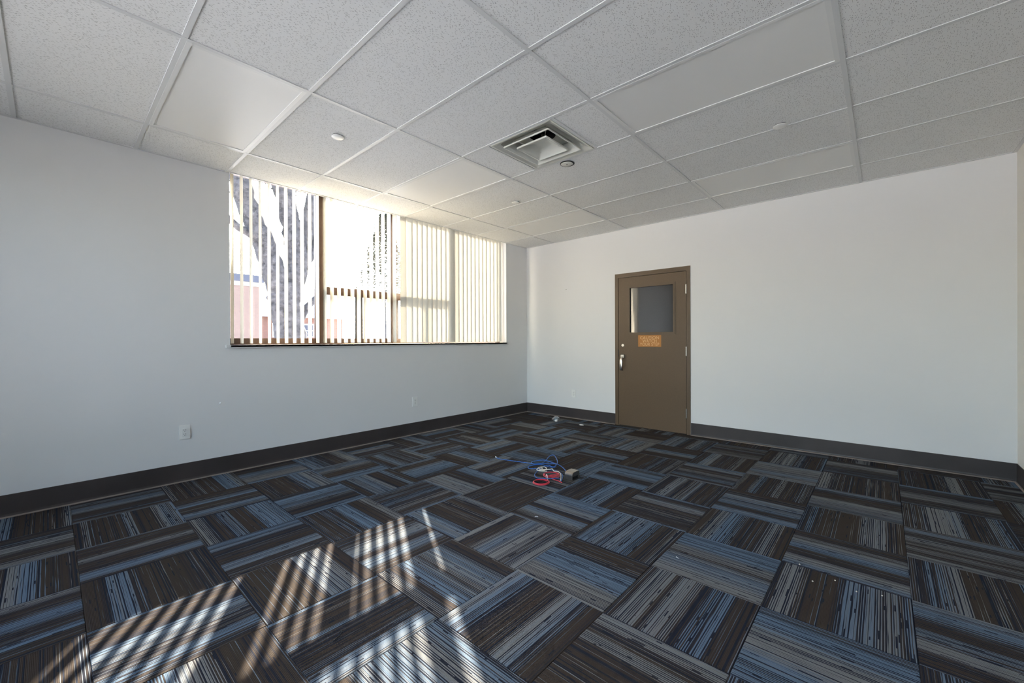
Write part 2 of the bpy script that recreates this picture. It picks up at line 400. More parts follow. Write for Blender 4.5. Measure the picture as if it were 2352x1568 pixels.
# ------------------------------------------------------------------ ceiling: deck, lay-in tiles, tees
ceil_ = struct(MB().box(0, W, -L, 0, 2.86, TOP).build('ceiling', 'wall'), 'suspended ceiling of white fissured tiles in a metal grid')
COLX = [0.0, 0.558, 1.777, 2.9965, 4.2157, W]
ROWY = [0.0] + [-(0.532 + 0.6096 * j) for j in range(11)] + [-L]
ROWY = [y for y in ROWY if y > -L + 0.1] + [-L]
TZ = H + 0.004
panels = {(1, 1), (1, 4), (1, 7), (3, 1), (3, 4), (3, 7)}
TW = 0.012
def ceil_tile(x0, x1, y0, y1):
    mb = MB().box(x0 - (x0 + x1) / 2, x1 - (x0 + x1) / 2, y0 - (y0 + y1) / 2, y1 - (y0 + y1) / 2, 0, 0.016)
    mb.build('ceiling_tile', 'ctile', ceil_, loc=((x0 + x1) / 2, (y0 + y1) / 2, TZ))
for i in range(5):
    for j in range(len(ROWY) - 1):
        if (i, j) in panels: continue
        x0, x1, y1, y0 = COLX[i] + 0.002, COLX[i + 1] - 0.002, ROWY[j] - 0.002, ROWY[j + 1] + 0.002
        if (i, j) == (2, 4):
            ceil_tile(x0, 2.080, y0, y1); ceil_tile(2.692, x1, y0, y1); continue
        ceil_tile(x0, x1, y0, y1)
def tee(x0, x1, y0, y1, drop=0.0):
    mb = MB().box(x0, x1, y0, y1, H - drop, TZ)
    if x1 - x0 < y1 - y0: mb.box((x0 + x1) / 2 - 0.001, (x0 + x1) / 2 + 0.001, y0, y1, TZ, TZ + 0.03)
    else: mb.box(x0, x1, (y0 + y1) / 2 - 0.001, (y0 + y1) / 2 + 0.001, TZ, TZ + 0.03)
    return mb.build('grid_tee', 'tee', ceil_)
for x in COLX[1:-1]: tee(x - TW, x + TW, -L, 0, 0.0008)
for j, y in enumerate(ROWY[1:-1]):
    for i in range(5):
        tee(COLX[i] + (TW if i else 0), COLX[i + 1] - (TW if i < 4 else 0), y - TW, y + TW)
for x in (2.080, 2.692): tee(x - 0.012, x + 0.004 if x < 2.3 else x + 0.012, ROWY[5] + TW, ROWY[4] - TW)
# wall angle around the room; the strip over the window also closes the ceiling edge
for nm, bxs in (('wall_angle', (0.0, 0.022, -L, 0)), ('wall_angle', (W - 0.022, W, -L, 0)), ('wall_angle', (0.022, W - 0.022, -0.022, 0)), ('wall_angle', (0.022, W - 0.022, -L, -L + 0.022))):
    x0, x1, y0, y1 = bxs
    mb = MB().box(x0, x1, y0, y1, H - 0.0005, TZ - 0.0002)
    if x1 < 0.1: mb.box(0.0, 0.003, y0, y1, TZ, 2.86)
    mb.build(nm, 'tee', ceil_)

# flat light panels (switched off)
def light_panel(i, j, label):
    x0, x1, y1, y0 = COLX[i] + TW, COLX[i + 1] - TW, ROWY[j] - TW, ROWY[j + 1] + TW
    cx, cy = (x0 + x1) / 2, (y0 + y1) / 2; hx, hy = (x1 - x0) / 2, (y1 - y0) / 2
    t = tag(empty('light_panel', (cx, cy, H)), label, 'ceiling light', 'flat light panels')
    f = 0.022; mb = MB()
    for a in ((-hx, hx, hy - f, hy), (-hx, hx, -hy, -hy + f), (-hx, -hx + f, -hy + f, hy - f), (hx - f, hx, -hy + f, hy - f)):
        mb.box(*a, -0.001, 0.022)
    mb.build('frame', 'panelframe', t)
    MB().box(-hx + f, hx - f, -hy + f, hy - f, 0.0035, 0.018).build('lens', 'lens', t)
light_panel(1, 7, 'unlit white light panel above the plain wall left of the window')
light_panel(1, 4, 'unlit white light panel between the window and the square air diffuser')
light_panel(1, 1, 'unlit white light panel nearest the corner beside window and door wall')
light_panel(3, 4, 'large unlit light panel at the top right, largest of all the panels in view')
light_panel(3, 1, 'unlit light panel above the wall to the right of the brown door')
light_panel(3, 7, 'unlit white light panel over the viewer')

# square cone air diffuser
DCX, DCY = 2.386, (ROWY[4] + ROWY[5]) / 2
dif = tag(empty('air_diffuser', (DCX, DCY, H)), 'square metal air diffuser with nested cones in the ceiling', 'air vent')
def sq(h, z, r=0.0, n=5):
    out = []
    if r <= 0: return [(h, h, z), (-h, h, z), (-h, -h, z), (h, -h, z)]
    for q, (sx, sy) in enumerate(((1, 1), (-1, 1), (-1, -1), (1, -1))):
        for k in range(n):
            a = math.pi / 2 * (q + k / (n - 1)); out.append((sx * (h - r) + r * math.cos(a), sy * (h - r) + r * math.sin(a), z))
    return out
HD = 0.292
MB().loft([sq(HD, 0.004, 0.004), sq(HD, -0.002, 0.004), sq(HD - 0.012, -0.002, 0.006), sq(HD - 0.018, 0.002, 0.02), sq(HD - 0.052, 0.017, 0.035), sq(HD - 0.066, 0.060, 0.04), sq(HD - 0.10, 0.085, 0.04), sq(0.13, 0.095, 0.03), [(0.104 * math.cos(2 * math.pi * (k // 5 + (k % 5) / 5 + 0.1) / 4), 0.104 * math.sin(2 * math.pi * (k // 5 + (k % 5) / 5 + 0.1) / 4), 0.096) for k in range(20)]], cap=False).build('pan', 'diff', dif, True)
MB().lathe([(0.104, 0.096), (0.104, 0.150), (0.0, 0.150)], 2, (0, 0, 0), 32, False).build('throat', 'neck', dif, True)
MB().loft([sq(0.160, 0.050, 0.03), sq(0.190, 0.016, 0.014), sq(0.206, -0.006, 0.010), sq(0.212, -0.013, 0.010), sq(0.219, -0.013, 0.010), sq(0.220, -0.005, 0.010), sq(0.210, 0.003, 0.010), sq(0.192, 0.020, 0.014), sq(0.162, 0.054, 0.03), sq(0.160, 0.050, 0.03)], cap=False).build('outer_cone', 'diff', dif, True)
MB().loft([sq(0.040, 0.030, 0.02), sq(0.060, 0.027, 0.012), sq(0.130, -0.006, 0.010), sq(0.138, -0.018, 0.010), sq(0.145, -0.018, 0.010), sq(0.147, -0.008, 0.010), sq(0.134, 0.002, 0.01), sq(0.060, 0.031, 0.012), sq(0.040, 0.034, 0.02)]).build('inner_cone', 'diff', dif, True)
for k in range(4):
    a = math.pi / 4 + k * math.pi / 2
    p = [(0.12 * math.cos(a), 0.12 * math.sin(a), 0.012), (0.19 * math.cos(a), 0.19 * math.sin(a), 0.040), (0.235 * math.cos(a), 0.235 * math.sin(a), 0.052)]
    MB().tube(p, 0.004, 6).build('clip', 'chrome', dif, True)
MB().tube([(0.0, 0.0, 0.05), (0.0, 0.0, 0.10)], 0.012, 10).build('spindle', 'chrome', dif, True)

# concealed sprinkler covers
def sprinkler(x, y, label, r=0.043):
    t = tag(empty('sprinkler_cover', (x, y, TZ)), label, 'sprinkler', 'concealed sprinkler covers')
    MB().lathe([(r - 0.004, 0.0), (r - 0.004, -0.004), (0.0, -0.004)], 2, (0, 0, 0), 32).build('collar', 'slot', t, True)
    MB().lathe([(r - 0.002, -0.004), (r, -0.0055), (r, -0.0085), (r - 0.003, -0.0105), (0.0, -0.0105)], 2, (0, 0, 0), 32).build('cap', 'plastic', t, True)
sprinkler(1.368, -3.823, 'round white sprinkler cover in the ceiling tile nearest the window top left')
sprinkler(1.375, -1.838, 'small round white sprinkler cover over the closed part of the blinds')
sprinkler(3.833, -1.790, 'round white sprinkler cover on the right side of the ceiling')
t = tag(empty('ceiling_cover_plate', (2.356, -2.279, TZ)), 'loose round grey cover plate beside the air diffuser', 'sprinkler')
MB().lathe([(0.062, 0.0), (0.062, -0.003), (0.050, -0.0035), (0.0, -0.0035)], 2, (0, 0, 0), 32).build('ring', 'slot', t, True)
pl = MB().lathe([(0.050, 0.0), (0.052, -0.002), (0.052, -0.004), (0.049, -0.006), (0.0, -0.006)], 2, (0, 0, 0), 32).build('plate', 'diff', t, True, loc=(0.004, -0.012, -0.007), rot=(0.06, 0.03, 0))
MB().lathe([(0.006, -0.006), (0.006, -0.009), (0.0, -0.009)], 2, (0, 0, 0), 12).build('screw', 'sash', pl, True)

# ------------------------------------------------------------------ window in the left wall
win = struct(empty('window_1', (0, 0, 0)), 'wide brown framed window in four sections')
FX0, FX1 = -0.20, -0.14
mb = MB()
mb.box(FX0, FX1, WY0, WY1, 1.142, 1.203).box(FX0, FX1, WY0, WY1, 2.745, WZ1).box(FX0, FX1, WY0, WY0 + 0.022, 1.203, 2.745).box(FX0, FX1, WY1 - 0.045, WY1, 1.203, 2.745)
mb.build('frame', 'winframe', win)
MU = [(-3.345, -3.272), (-2.440, -2.362), (-1.515, -1.437)]
for a, c in MU: MB().box(FX0, FX1, a, c, 1.203, 2.745).build('mullion', 'winframe', win)
secs = [(WY0 + 0.022, MU[0][0]), (MU[0][1], MU[1][0]), (MU[1][1], MU[2][0]), (MU[2][1], WY1 - 0.045)]
TR = (1.680, 1.768)
def pane(y0, y1, z0, z1, x=-0.172): MB().box(x, x + 0.006, y0, y1, z0, z1).build('pane', 'glass', win)
for k, (a, c) in enumerate(secs):
    if k in (1, 2):
        MB().box(FX0, FX1, a, c, *TR).build('transom', 'winframe', win)
        pane(a, c, TR[1], 2.745)
        mid = (a + c) / 2 + 0.02
        for s0, s1 in ((a, a + 0.03), (c - 0.03, c)): MB().box(FX0 + 0.01, FX1 - 0.01, s0, s1, 1.203, TR[0]).build('sash_stile', 'sash', win)
        MB().box(FX0 + 0.005, FX0 + 0.028, mid - 0.05, mid - 0.015, 1.203, TR[0]).build('sash_stile', 'sash', win)
        MB().box(FX1 - 0.028, FX1 - 0.005, mid - 0.012, mid + 0.022, 1.203, TR[0]).build('sash_stile', 'sash', win)
        pane(a + 0.03, mid - 0.05, 1.203, TR[0], FX0 + 0.014); pane(mid + 0.022, c - 0.03, 1.203, TR[0], FX1 - 0.02)
    else: pane(a, c, 1.203, 2.745)
sill = MB().bbox(-0.20, 0.024, WY0 + 0.0005, WY1 - 0.0005, WZ0 + 0.0005, 1.141, 0.003)
sill.bbox(0.0005, 0.024, WY0 - 0.035, WY1 + 0.035, WZ0 - 0.004, 1.141, 0.003)
struct(sill.build('trim_1', 'trimwhite'), 'thin white window sill')

# unseen rear window, added to let fill daylight in behind the viewer
w2 = struct(empty('added_rear_window', (0, 0, 0)), 'added window behind the viewer, lets in fill daylight')
mb = MB()
mb.box(BX0, BX1, -L - 0.14, -L - 0.08, BZ0, BZ0 + 0.05).box(BX0, BX1, -L - 0.14, -L - 0.08, BZ1 - 0.05, BZ1)
for x in (BX0, (BX0 * 2 + BX1) / 3, (BX0 + BX1 * 2) / 3, BX1 - 0.05): mb.box(x, x + 0.05, -L - 0.14, -L - 0.08, BZ0 + 0.05, BZ1 - 0.05)
mb.build('frame', 'winframe', w2)
MB().box(BX0, BX1, -L - 0.113, -L - 0.107, BZ0 + 0.05, BZ1 - 0.05).build('pane', 'glass', w2)

# ------------------------------------------------------------------ vertical blinds
def vane_mesh(wd, z0, z1, bow, seg=6, nz=1):
    me = MB(); rings = []
    for z in (z0, z1):
        rings.append([(bow * (1 - (2 * k / seg - 1) ** 2), (k / seg - 0.5) * wd, z) for k in range(seg + 1)])
    me.loft(rings, cap=False, close=False)
    o = me.build('vane', 'vane', None, True); m_ = o.data; bpy.data.objects.remove(o); return m_
VX = -0.060; PITCHV = 0.0769
blind = tag(empty('vertical_blind', (VX, -4.138, 1.150)), 'vertical blind with vanes turned open on the left half of the window', 'blind')
MB().box(-0.022, 0.022, -0.02, 1.72, 1.600, 1.634).build('headrail', 'plastic', blind)
vm = vane_mesh(0.081, 0.004, 1.598, 0.004)
for i in range(23):
    # 0 = at right angles to the wall
    th = math.radians(-90 + 1.2 + random.uniform(-2.5, 2.5))
    place('vane', vm, blind, (0, i * PITCHV, 0), th)
MB().tube([(0.035, 0.005, 1.59), (0.037, 0.004, 0.9), (0.036, 0.004, 0.3)], 0.0015, 6).build('cord', 'cream', blind)
blind2 = tag(empty('vertical_blind', (VX, -2.320, 1.150)), 'vertical blind with cream vanes drawn closed on the right half of the window', 'blind')
MB().box(-0.022, 0.022, -0.04, 1.79, 1.600, 1.634).build('headrail', 'plastic', blind2)
vm2 = vane_mesh(0.096, 0.004, 1.598, 0.007)
vm3 = vane_mesh(0.090, 0.004, 1.598, 0.005)
place('vane', vm2, blind2, (0, 0, 0), math.radians(4))
for i in range(22):
    th = math.radians(-17 + random.uniform(-3, 3)); dx = 0.0
    if i == 9: th = math.radians(10); dx = 0.006
    if i == 10: th = math.radians(-8)
    place('vane', vm3, blind2, (dx, 0.0905 + i * 0.0775, 0), th)

# ------------------------------------------------------------------ door
door = struct(empty('door_1', ((DX0 + DX1) / 2, 0, 0)), 'brown metal door with a glazed panel and a caution sign')
def D(x): return x - (DX0 + DX1) / 2
fw = 0.050
MB().box(D(DX0), D(DX0 + fw), -0.008, 0.15, 0, DZ1).box(D(DX1 - fw + 0.004), D(DX1), -0.008, 0.15, 0, DZ1).box(D(DX0 + fw), D(DX1 - fw + 0.004), -0.008, 0.15, DZ1 - fw - 0.006, DZ1).build('door_frame', 'frame', door)
# stop behind the leaf
MB().box(D(DX0 + fw), D(DX0 + fw + 0.014), 0.052, 0.066, 0, DZ1 - fw - 0.006).box(D(DX1 - fw - 0.010), D(DX1 - fw + 0.004), 0.052, 0.066, 0, DZ1 - fw - 0.006).box(D(DX0 + fw + 0.014), D(DX1 - fw - 0.010), 0.052, 0.066, DZ1 - fw - 0.020, DZ1 - fw - 0.006).build('door_stop', 'frame', door)
lx0, lx1, lz0, lz1 = DX0 + fw + 0.0045, DX1 - fw - 0.001, 0.008, DZ1 - fw - 0.0105
gx0, gx1, gz0, gz1 = 1.815, 2.410, 1.268, 1.880
leaf = MB()
for a in ((lx0, gx0, lz0, lz1), (gx1, lx1, lz0, lz1), (gx0, gx1, lz0, gz0), (gx0, gx1, gz1, lz1)):
    leaf.box(D(a[0]), D(a[1]), -0.004, 0.040, a[2], a[3])
lf = leaf.build('leaf', 'door', door)
# glazing bead, two steps
mb = MB()
def ring(o, i_, y0, y1):
    mb.box(D(gx0 - o), D(gx1 + o), y0, y1, gz1 + i_, gz1 + o).box(D(gx0 - o), D(gx1 + o), y0, y1, gz0 - o, gz0 - i_)
    mb.box(D(gx0 - o), D(gx0 - i_), y0, y1, gz0 - i_, gz1 + i_).box(D(gx1 + i_), D(gx1 + o), y0, y1, gz0 - i_, gz1 + i_)
ring(0.026, 0.014, -0.010, -0.004); ring(0.014, -0.006, -0.014, -0.004)
mb.build('glazing_bead', 'frame', door)
MB().box(D(gx0), D(gx1), 0.010, 0.016, gz0, gz1).build('pane', 'doorglass', door)
MB().box(D(lx0), D(lx1), 0.12, 0.145, 0.0, DZ1 - fw - 0.006).build('shade_backing', 'slot', door)  # black sheet standing in for the unlit space behind the glass
# hinges
for z in (1.800, 1.030, 0.262):
    h = MB()
    for k in range(5): h.lathe([(0.0075, -0.0545 + k * 0.0218 + 0.0008), (0.0075, -0.0545 + (k + 1) * 0.0218 - 0.0008)], 2, (0, 0, 0), 12)
    h.lathe([(0.004, -0.060), (0.004, 0.060)], 2, (0, 0, 0), 10)
    h.build('hinge', 'chrome', door, True, loc=(D(2.5655), -0.012, z))
# lock cylinder and pull handle
MB().lathe([(0.021, 0.0), (0.021, -0.006), (0.017, -0.010), (0.0, -0.010)], 1, (D(1.717), -0.004, 1.100), 24).build('lock_cylinder', 'chrome', door, True)
MB().box(D(1.717) - 0.0015, D(1.717) + 0.0015, -0.0150, -0.0138, 1.094, 1.106).build('keyway', 'slot', door)
hd = MB().bbox(D(1.722) - 0.022, D(1.722) + 0.022, -0.040, -0.004, 0.928, 0.974, 0.004).build('pull_handle', 'chrome', door)
g = MB()
def rr(cx, cy, z, hx, hy, n=3):
    out = []
    for q, (sx, sy) in enumerate(((1, 1), (-1, 1), (-1, -1), (1, -1))):
        for k in range(n):
            a = math.pi / 2 * (q + k / (n - 1)); r = min(hx, hy) * 0.6
            out.append((cx + sx * (hx - r) + r * math.cos(a), cy + sy * (hy - r) + r * math.sin(a), z))
    return out
g.loft([rr(D(1.722), -0.034, 0.950, 0.012, 0.008), rr(D(1.720), -0.052, 0.925, 0.013, 0.010), rr(D(1.718), -0.062, 0.900, 0.017, 0.009), rr(D(1.716), -0.064, 0.830, 0.018, 0.008), rr(D(1.714), -0.062, 0.785, 0.017, 0.009), rr(D(1.714), -0.050, 0.764, 0.016, 0.012), rr(D(1.716), -0.030, 0.757, 0.014, 0.008)])
g.build('grip', 'chrome', hd, True)
MB().box(D(1.6478), D(1.6555), -0.0088, 0.02, 0.945, 1.045).build('strike', 'slot', door)
# sign
sg = MB().bbox(D(1.938), D(2.250), -0.0065, -0.0042, 1.082, 1.236, 0.0008).build('sign', 'signbg', door)
sg['label'] = 'ochre plate lettered CAUTION WATCH YOUR STEP'
def text_mesh(txt, size, width):
    cu = bpy.data.curves.new('lettering', 'FONT'); cu.body = txt; cu.size = size; cu.align_x = 'CENTER'; cu.extrude = 0.0004; cu.offset = -0.0006; cu.space_character = 1.05
    to = bpy.data.objects.new('lettering_tmp', cu); COL.objects.link(to)
    dg = bpy.context.evaluated_depsgraph_get(); me = bpy.data.meshes.new_from_object(to.evaluated_get(dg))
    bpy.data.objects.remove(to)
    xs = [v.co.x for v in me.vertices]; k = width / (max(xs) - min(xs)); c = (max(xs) + min(xs)) / 2
    for v in me.vertices: v.co.x = (v.co.x - c) * k
    me.materials.clear(); me.materials.append(M['signtx']); return me
for txt, z, wd in (('CAUTION', 1.182, 0.252), ('WATCH', 1.140, 0.192), ('YOUR STEP', 1.096, 0.258)):
    o = bpy.data.objects.new('lettering', text_mesh(txt, 0.056, wd)); COL.objects.link(o); o.parent = sg
    o.location = (D(2.094), -0.0070, z); o.rotation_euler = (math.pi / 2, 0, 0)

# ------------------------------------------------------------------ outlets and wall specks
def outlet(loc, rz, label):
    t = tag(empty('power_outlet', loc, rz), label, 'outlet', 'wall power outlets')   # local: wall at y=0, faces -y
    MB().bbox(-0.036, 0.036, -0.006, 0.0, -0.059, 0.059, 0.002).build('cover_plate', 'plastic', t)
    in_ = MB().bbox(-0.0168, 0.0168, -0.0085, -0.006, -0.0335, 0.0335, 0.0012).build('insert', 'plastic', t)
    for s in (-1, 1):
        zc = s * 0.017
        MB().box(-0.0078, -0.0055, -0.0092, -0.0084, zc - 0.001, zc + 0.007).box(0.0055, 0.0078, -0.0092, -0.0084, zc - 0.001, zc + 0.007).box(-0.0024, 0.0024, -0.0092, -0.0084, zc - 0.010, zc - 0.0055).build('socket', 'slot', in_)
outlet((0, -4.500, 0.412), math.pi / 2, 'large near white outlet low on the plain wall left of the window')
outlet((0, -2.201, 0.410), math.pi / 2, 'white outlet on the wall directly below the window')
outlet((0.914, 0, 0.371), 0.0, 'white outlet low on the door wall left of the brown door')
tag(MB().lathe([(0.008, 0.0), (0.008, 0.003), (0.003, 0.012), (0.0, 0.012)], 0, (0, 0, 0), 12).build('wall_anchor', 'paper', None, True, loc=(0, -4.246, 0.628)), 'tiny white plastic anchor sticking out of the wall below the window', 'wall anchor')
ws = tag(empty('wall_screw', (0.786, 0, 1.945)), 'small screw in a wall plug high up left of the door', 'screw')
MB().lathe([(0.010, 0.0), (0.010, -0.0015), (0.0, -0.0015)], 1, (0, 0, 0), 14).build('plug', 'plastic', ws, True)
MB().lathe([(0.0045, -0.001), (0.0045, -0.012), (0.0, -0.013)], 1, (0, 0, 0), 10).build('screw', 'sash', ws, True)

# ------------------------------------------------------------------ floor monument and cables
CR = 0.0034
def cable(name, pts, mat, label, zs=None, r=CR, cat='cable', n=6):
    pts3 = [(p[0], p[1], (p[2] if len(p) > 2 else r + 0.001)) for p in pts]
    c = pts3[0]
    o = MB().tube([Vector(p) - Vector((c[0], c[1], 0)) for p in spline(pts3, n)], r, 8).build(name, mat, None, True, loc=(c[0], c[1], 0))
    return tag(o, label, cat)
z1, z2, z3 = 0.0045, 0.0115, 0.019
c1 = cable('network_cable', [(1.495, -2.277), (1.542, -2.296), (1.648, -2.274), (1.765, -2.241), (1.882, -2.21), (1.95, -2.201), (1.977, -2.156, z2), (1.931, -2.039, z1), (1.901, -1.94, 0.02), (1.932, -1.912, 0.03), (2.015, -1.976, 0.02), (2.098, -2.083, z3), (2.137, -2.194, z3), (2.07, -2.191, z3), (2.053, -2.248, z2), (2.074, -2.35), (2.117, -2.445), (2.176, -2.493), (2.227, -2.501, z2), (2.283, -2.496, 0.022), (2.319, -2.472, 0.022), (2.34, -2.428, z3), (2.349, -2.40, z2)],
     'blue', 'blue network cable with its free end stretched out straight to the left')
MB().tube([(-0.022, 0.008, 0.0045), (0.002, -0.001, 0.0045)], 0.0048, 8).build('plug', 'paper', c1, True)
cable('network_cable', [(2.268, -2.185), (2.188, -2.12), (2.115, -2.089, z2), (2.008, -2.051), (1.923, -2.062, z2), (1.862, -2.122), (1.865, -2.181), (1.931, -2.224, z2), (1.989, -2.188, z3), (2.034, -2.127, z2), (2.106, -2.118, 0.022), (2.135, -2.176, z2), (2.095, -2.201, z2), (1.979, -2.175), (1.935, -2.236), (1.927, -2.3), (1.967, -2.34), (2.01, -2.306), (2.077, -2.308, z2), (2.157, -2.237, z1), (2.261, -2.272, z2), (2.325, -2.320, z2), (2.365, -2.385, z2), (2.385, -2.43, 0.006)],
     'blue', 'blue network cable looped in a tangle behind the red coil')
red = [(2.413, -2.457, 0.005), (2.371, -2.440, z1), (2.320, -2.452, z2)]
for k in range(int(2.4 * 12)):
    a = -0.9 + 2 * math.pi * k / 12; r_ = 1.0 - 0.13 * (k // 12) + 0.05 * math.sin(k * 1.3)
    red.append((2.248 + 0.072 * r_ * math.cos(a), -2.376 + 0.072 * r_ * math.sin(a), 0.010 + 0.006 * (k / 12)))
red.append((2.262, -2.455, 0.022))
for k in range(int(2.0 * 12)):
    a = 1.4 + 2 * math.pi * k / 12; r_ = 1.0 - 0.08 * (k // 12)
    red.append((2.284 + 0.066 * r_ * math.cos(a), -2.568 + 0.068 * r_ * math.sin(a), 0.005 + 0.006 * (k / 12)))
rc = cable('network_cable', red, 'red', 'red network cable coiled in two loops beside the metal floor hood')
MB().tube(spline([(p[0] - 2.413, p[1] + 2.457, p[2]) for p in ((2.236, -2.440, 0.006), (2.250, -2.452, 0.036), (2.272, -2.470, 0.036), (2.284, -2.478, 0.006))], 4), 0.003, 6).build('tie', 'cream', rc, True)
wc = [(2.165, -2.330, 0.018), (2.120, -2.372, 0.020), (2.092, -2.350, 0.016), (2.084, -2.290, 0.018), (2.060, -2.318, 0.024), (2.096, -2.384, 0.026), (2.140, -2.350, 0.024), (2.128, -2.290, 0.026), (2.088, -2.276, 0.028), (2.072, -2.330, 0.030), (2.118, -2.360, 0.032), (2.172, -2.310, 0.030), (2.176, -2.268, 0.026),
      (2.206, -2.284, 0.016), (2.250, -2.280, 0.020), (2.300, -2.315, 0.017), (2.345, -2.375, 0.012), (2.375, -2.425, 0.006)]
cable('network_cable', wc, 'cream', 'ivory cable bundled in a small coil behind the red one', r=0.0036)
# hood
hood = tag(empty('floor_outlet_hood', (2.408, -2.302, 0)), 'brushed steel hood of a floor outlet beside the cables', 'floor outlet')
hx, hy, hh = 0.038, 0.052, 0.066
def arch(x, ins=0.0):
    pr = [(-hy + ins, 0.0), (-hy + ins, hh * 0.55)]
    rad = 0.026 - ins * 0.5
    for k in range(6):
        a = math.pi - math.pi / 2 * k / 5
        pr.append((-hy + ins + rad + rad * math.cos(a), hh - rad - ins + rad * math.sin(a)))
    pr += [(hy - ins - 0.006, hh - ins), (hy - ins, hh - ins - 0.006), (hy - ins, 0.0)]
    return [(x, y, z) for y, z in pr]
# shell: outer and inner skins, open at +x end
shell = MB(); A, B_, Ci, Di = arch(-hx), arch(hx), arch(hx, 0.003), arch(-hx + 0.003, 0.003)
shell.loft([A, B_, Ci, Di], cap=False, close=False); n = len(A)
shell.add(A, [tuple(range(n))]); shell.add(Di, [tuple(range(n - 1, -1, -1))])
shell.build('hood', 'steel', hood, True)
MB().bbox(-hx + 0.004, hx - 0.012, -hy + 0.004, hy - 0.004, 0.0, 0.050, 0.002).build('device_box', 'black', hood)
MB().bbox(hx - 0.010, hx - 0.006, -hy + 0.004, hy - 0.004, 0.026, hh - 0.005, 0.001).build('end_plate', 'steel', hood)
MB().bbox(-hx - 0.030, hx + 0.010, -hy - 0.045, hy + 0.006, 0.0, 0.003, 0.001).build('dark_opening_plate', 'black', hood)  # black sheet in place of the shaded floor opening at the hood

# ------------------------------------------------------------------ small litter
def crumple(name, loc, rad, mat, parent=None, seed=1, sx=1.0, sy=1.0, sz=0.6, rot=(0, 0, 0)):
    rnd = random.Random(seed); mb = MB(); rings = []
    for i in range(7):
        ph = -math.pi / 2 + math.pi * i / 6; ring_ = []
        for k in range(10):
            a = 2 * math.pi * k / 10; r = rad * (0.72 + 0.5 * rnd.random())
            ring_.append((sx * r * math.cos(ph) * math.cos(a), sy * r * math.cos(ph) * math.sin(a), sz * r * math.sin(ph)))
        rings.append(ring_)
    mb.loft(rings); zmin = min(v[2] for v in mb.v)
    mb.v = [(v[0], v[1], v[2] - zmin) for v in mb.v]
    return mb.build(name, mat, parent, False, loc=loc, rot=rot)
wr = tag(empty('plastic_wrapper', (0.842, -0.372, 0.0)), 'crumpled clear plastic wrapper with a blue end on the carpet by the corner', 'litter')
crumple('film', (0.012, -0.012, 0), 0.042, 'wrap', wr, 3, 1.25, 0.9, 0.8, (0, 0, 0.9))
crumple('printed_end', (-0.032, 0.030, 0.001), 0.026, 'bluecap', wr, 5, 1.0, 0.9, 0.9)
crumple('white_label', (0.034, -0.030, 0.001), 0.022, 'paper', wr, 9, 0.8, 1.1, 0.7)
tag(crumple('paper_scrap', (1.282, -0.374, 0.0), 0.021, 'paper', None, 11, 1.6, 0.6, 0.30, (0, 0, 0.35)), 'torn white paper scrap on the carpet near the door', 'litter')
tag(MB().tube(spline([(0.0, 0.0, 0.004), (-0.004, 0.014, 0.005), (-0.009, 0.033, 0.008), (-0.016, 0.042, 0.016), (-0.022, 0.043, 0.012), (-0.029, 0.033, 0.004)], 5), 0.0024, 8).build('cable_tie', 'black', None, True, loc=(2.779, -4.522, 0)), 'bent black cable tie on the carpet among the sun stripes', 'cable tie')
tag(MB().tube(spline([(0, 0, 0.002), (0.009, 0.008, 0.003), (0.017, 0.015, 0.002)], 4), 0.0016, 6).build('thread', 'paper', None, True, loc=(2.653, -3.113, 0)), 'short white thread lying on the middle of the carpet', 'litter')
tag(MB().tube(spline([(0, 0, 0.002), (0.006, -0.008, 0.003), (0.015, -0.010, 0.002)], 4), 0.0014, 6).build('thread', 'paper', None, True, loc=(3.542, -3.003, 0)), 'short pale thread lying on the carpet right of centre', 'litter')
for k, (x, y) in enumerate(((4.282, -2.767), (4.20, -2.72), (4.12, -2.80), (4.37, -2.73), (4.05, -2.66))):
    tag(crumple('crumb', (x, y, 0), 0.0035, 'dust', None, 20 + k, 1, 1, 0.7), 'tiny pale crumb on the carpet at the right', 'litter', 'crumbs on the carpet')

# ------------------------------------------------------------------ outdoors
GZ = -0.45
struct(MB().box(-70, -0.25, -60, 70, GZ - 0.3, GZ).build('ground', 'snow'), 'snow covered ground outside')
struct(MB().box(-0.25, 40, -60, -L - 0.2, GZ - 0.3, GZ).build('ground', 'concrete'), 'concrete ground behind the building')
# bare tree
tr = tag(empty('bare_tree', (-5.0, -1.75, GZ)), 'big bare tree with forked grey trunk outside the left window section', 'tree')
tm = MB()
def limb(pts, r0, r1, seg=10, n=5):
    q = spline(pts, n); k = len(q)
    rnd = random.Random(int(r0 * 1000) + k)
    tm.tube([Vector(p) + Vector((rnd.uniform(-1, 1), rnd.uniform(-1, 1), 0)) * r0 * 0.08 for p in q], [(r0 + (r1 - r0) * i / (k - 1)) * rnd.uniform(0.93, 1.07) for i in range(k)], seg)
T = lambda y, z, x=0.0: (x, y + 1.75, z - GZ)
limb([T(-1.72, GZ - 0.1), T(-1.80, 0.6), T(-1.86, 1.3), T(-1.95, 2.0), T(-1.98, 2.35)], 0.34, 0.27, 14)
limb([T(-1.97, 2.05), T(-2.12, 2.55), T(-2.36, 3.2), T(-2.62, 3.85), T(-2.85, 4.6), T(-3.3, 5.8, -0.3)], 0.25, 0.15, 12)
limb([T(-2.45, 3.3), T(-2.62, 3.3, 0.1), T(-2.95, 3.45, 0.2), T(-3.4, 3.9, 0.3)], 0.10, 0.05)
limb([T(-1.92, 2.0), T(-1.76, 2.45), T(-1.70, 2.95), T(-1.78, 3.5), T(-1.92, 4.1), T(-2.02, 4.8), T(-2.0, 6.2, 0.3)], 0.25, 0.16, 12)
limb([T(-1.74, 2.5), T(-1.58, 2.95), T(-1.50, 3.5), T(-1.40, 4.2), T(-1.25, 5.2), T(-1.1, 6.4, -0.2)], 0.17, 0.10)
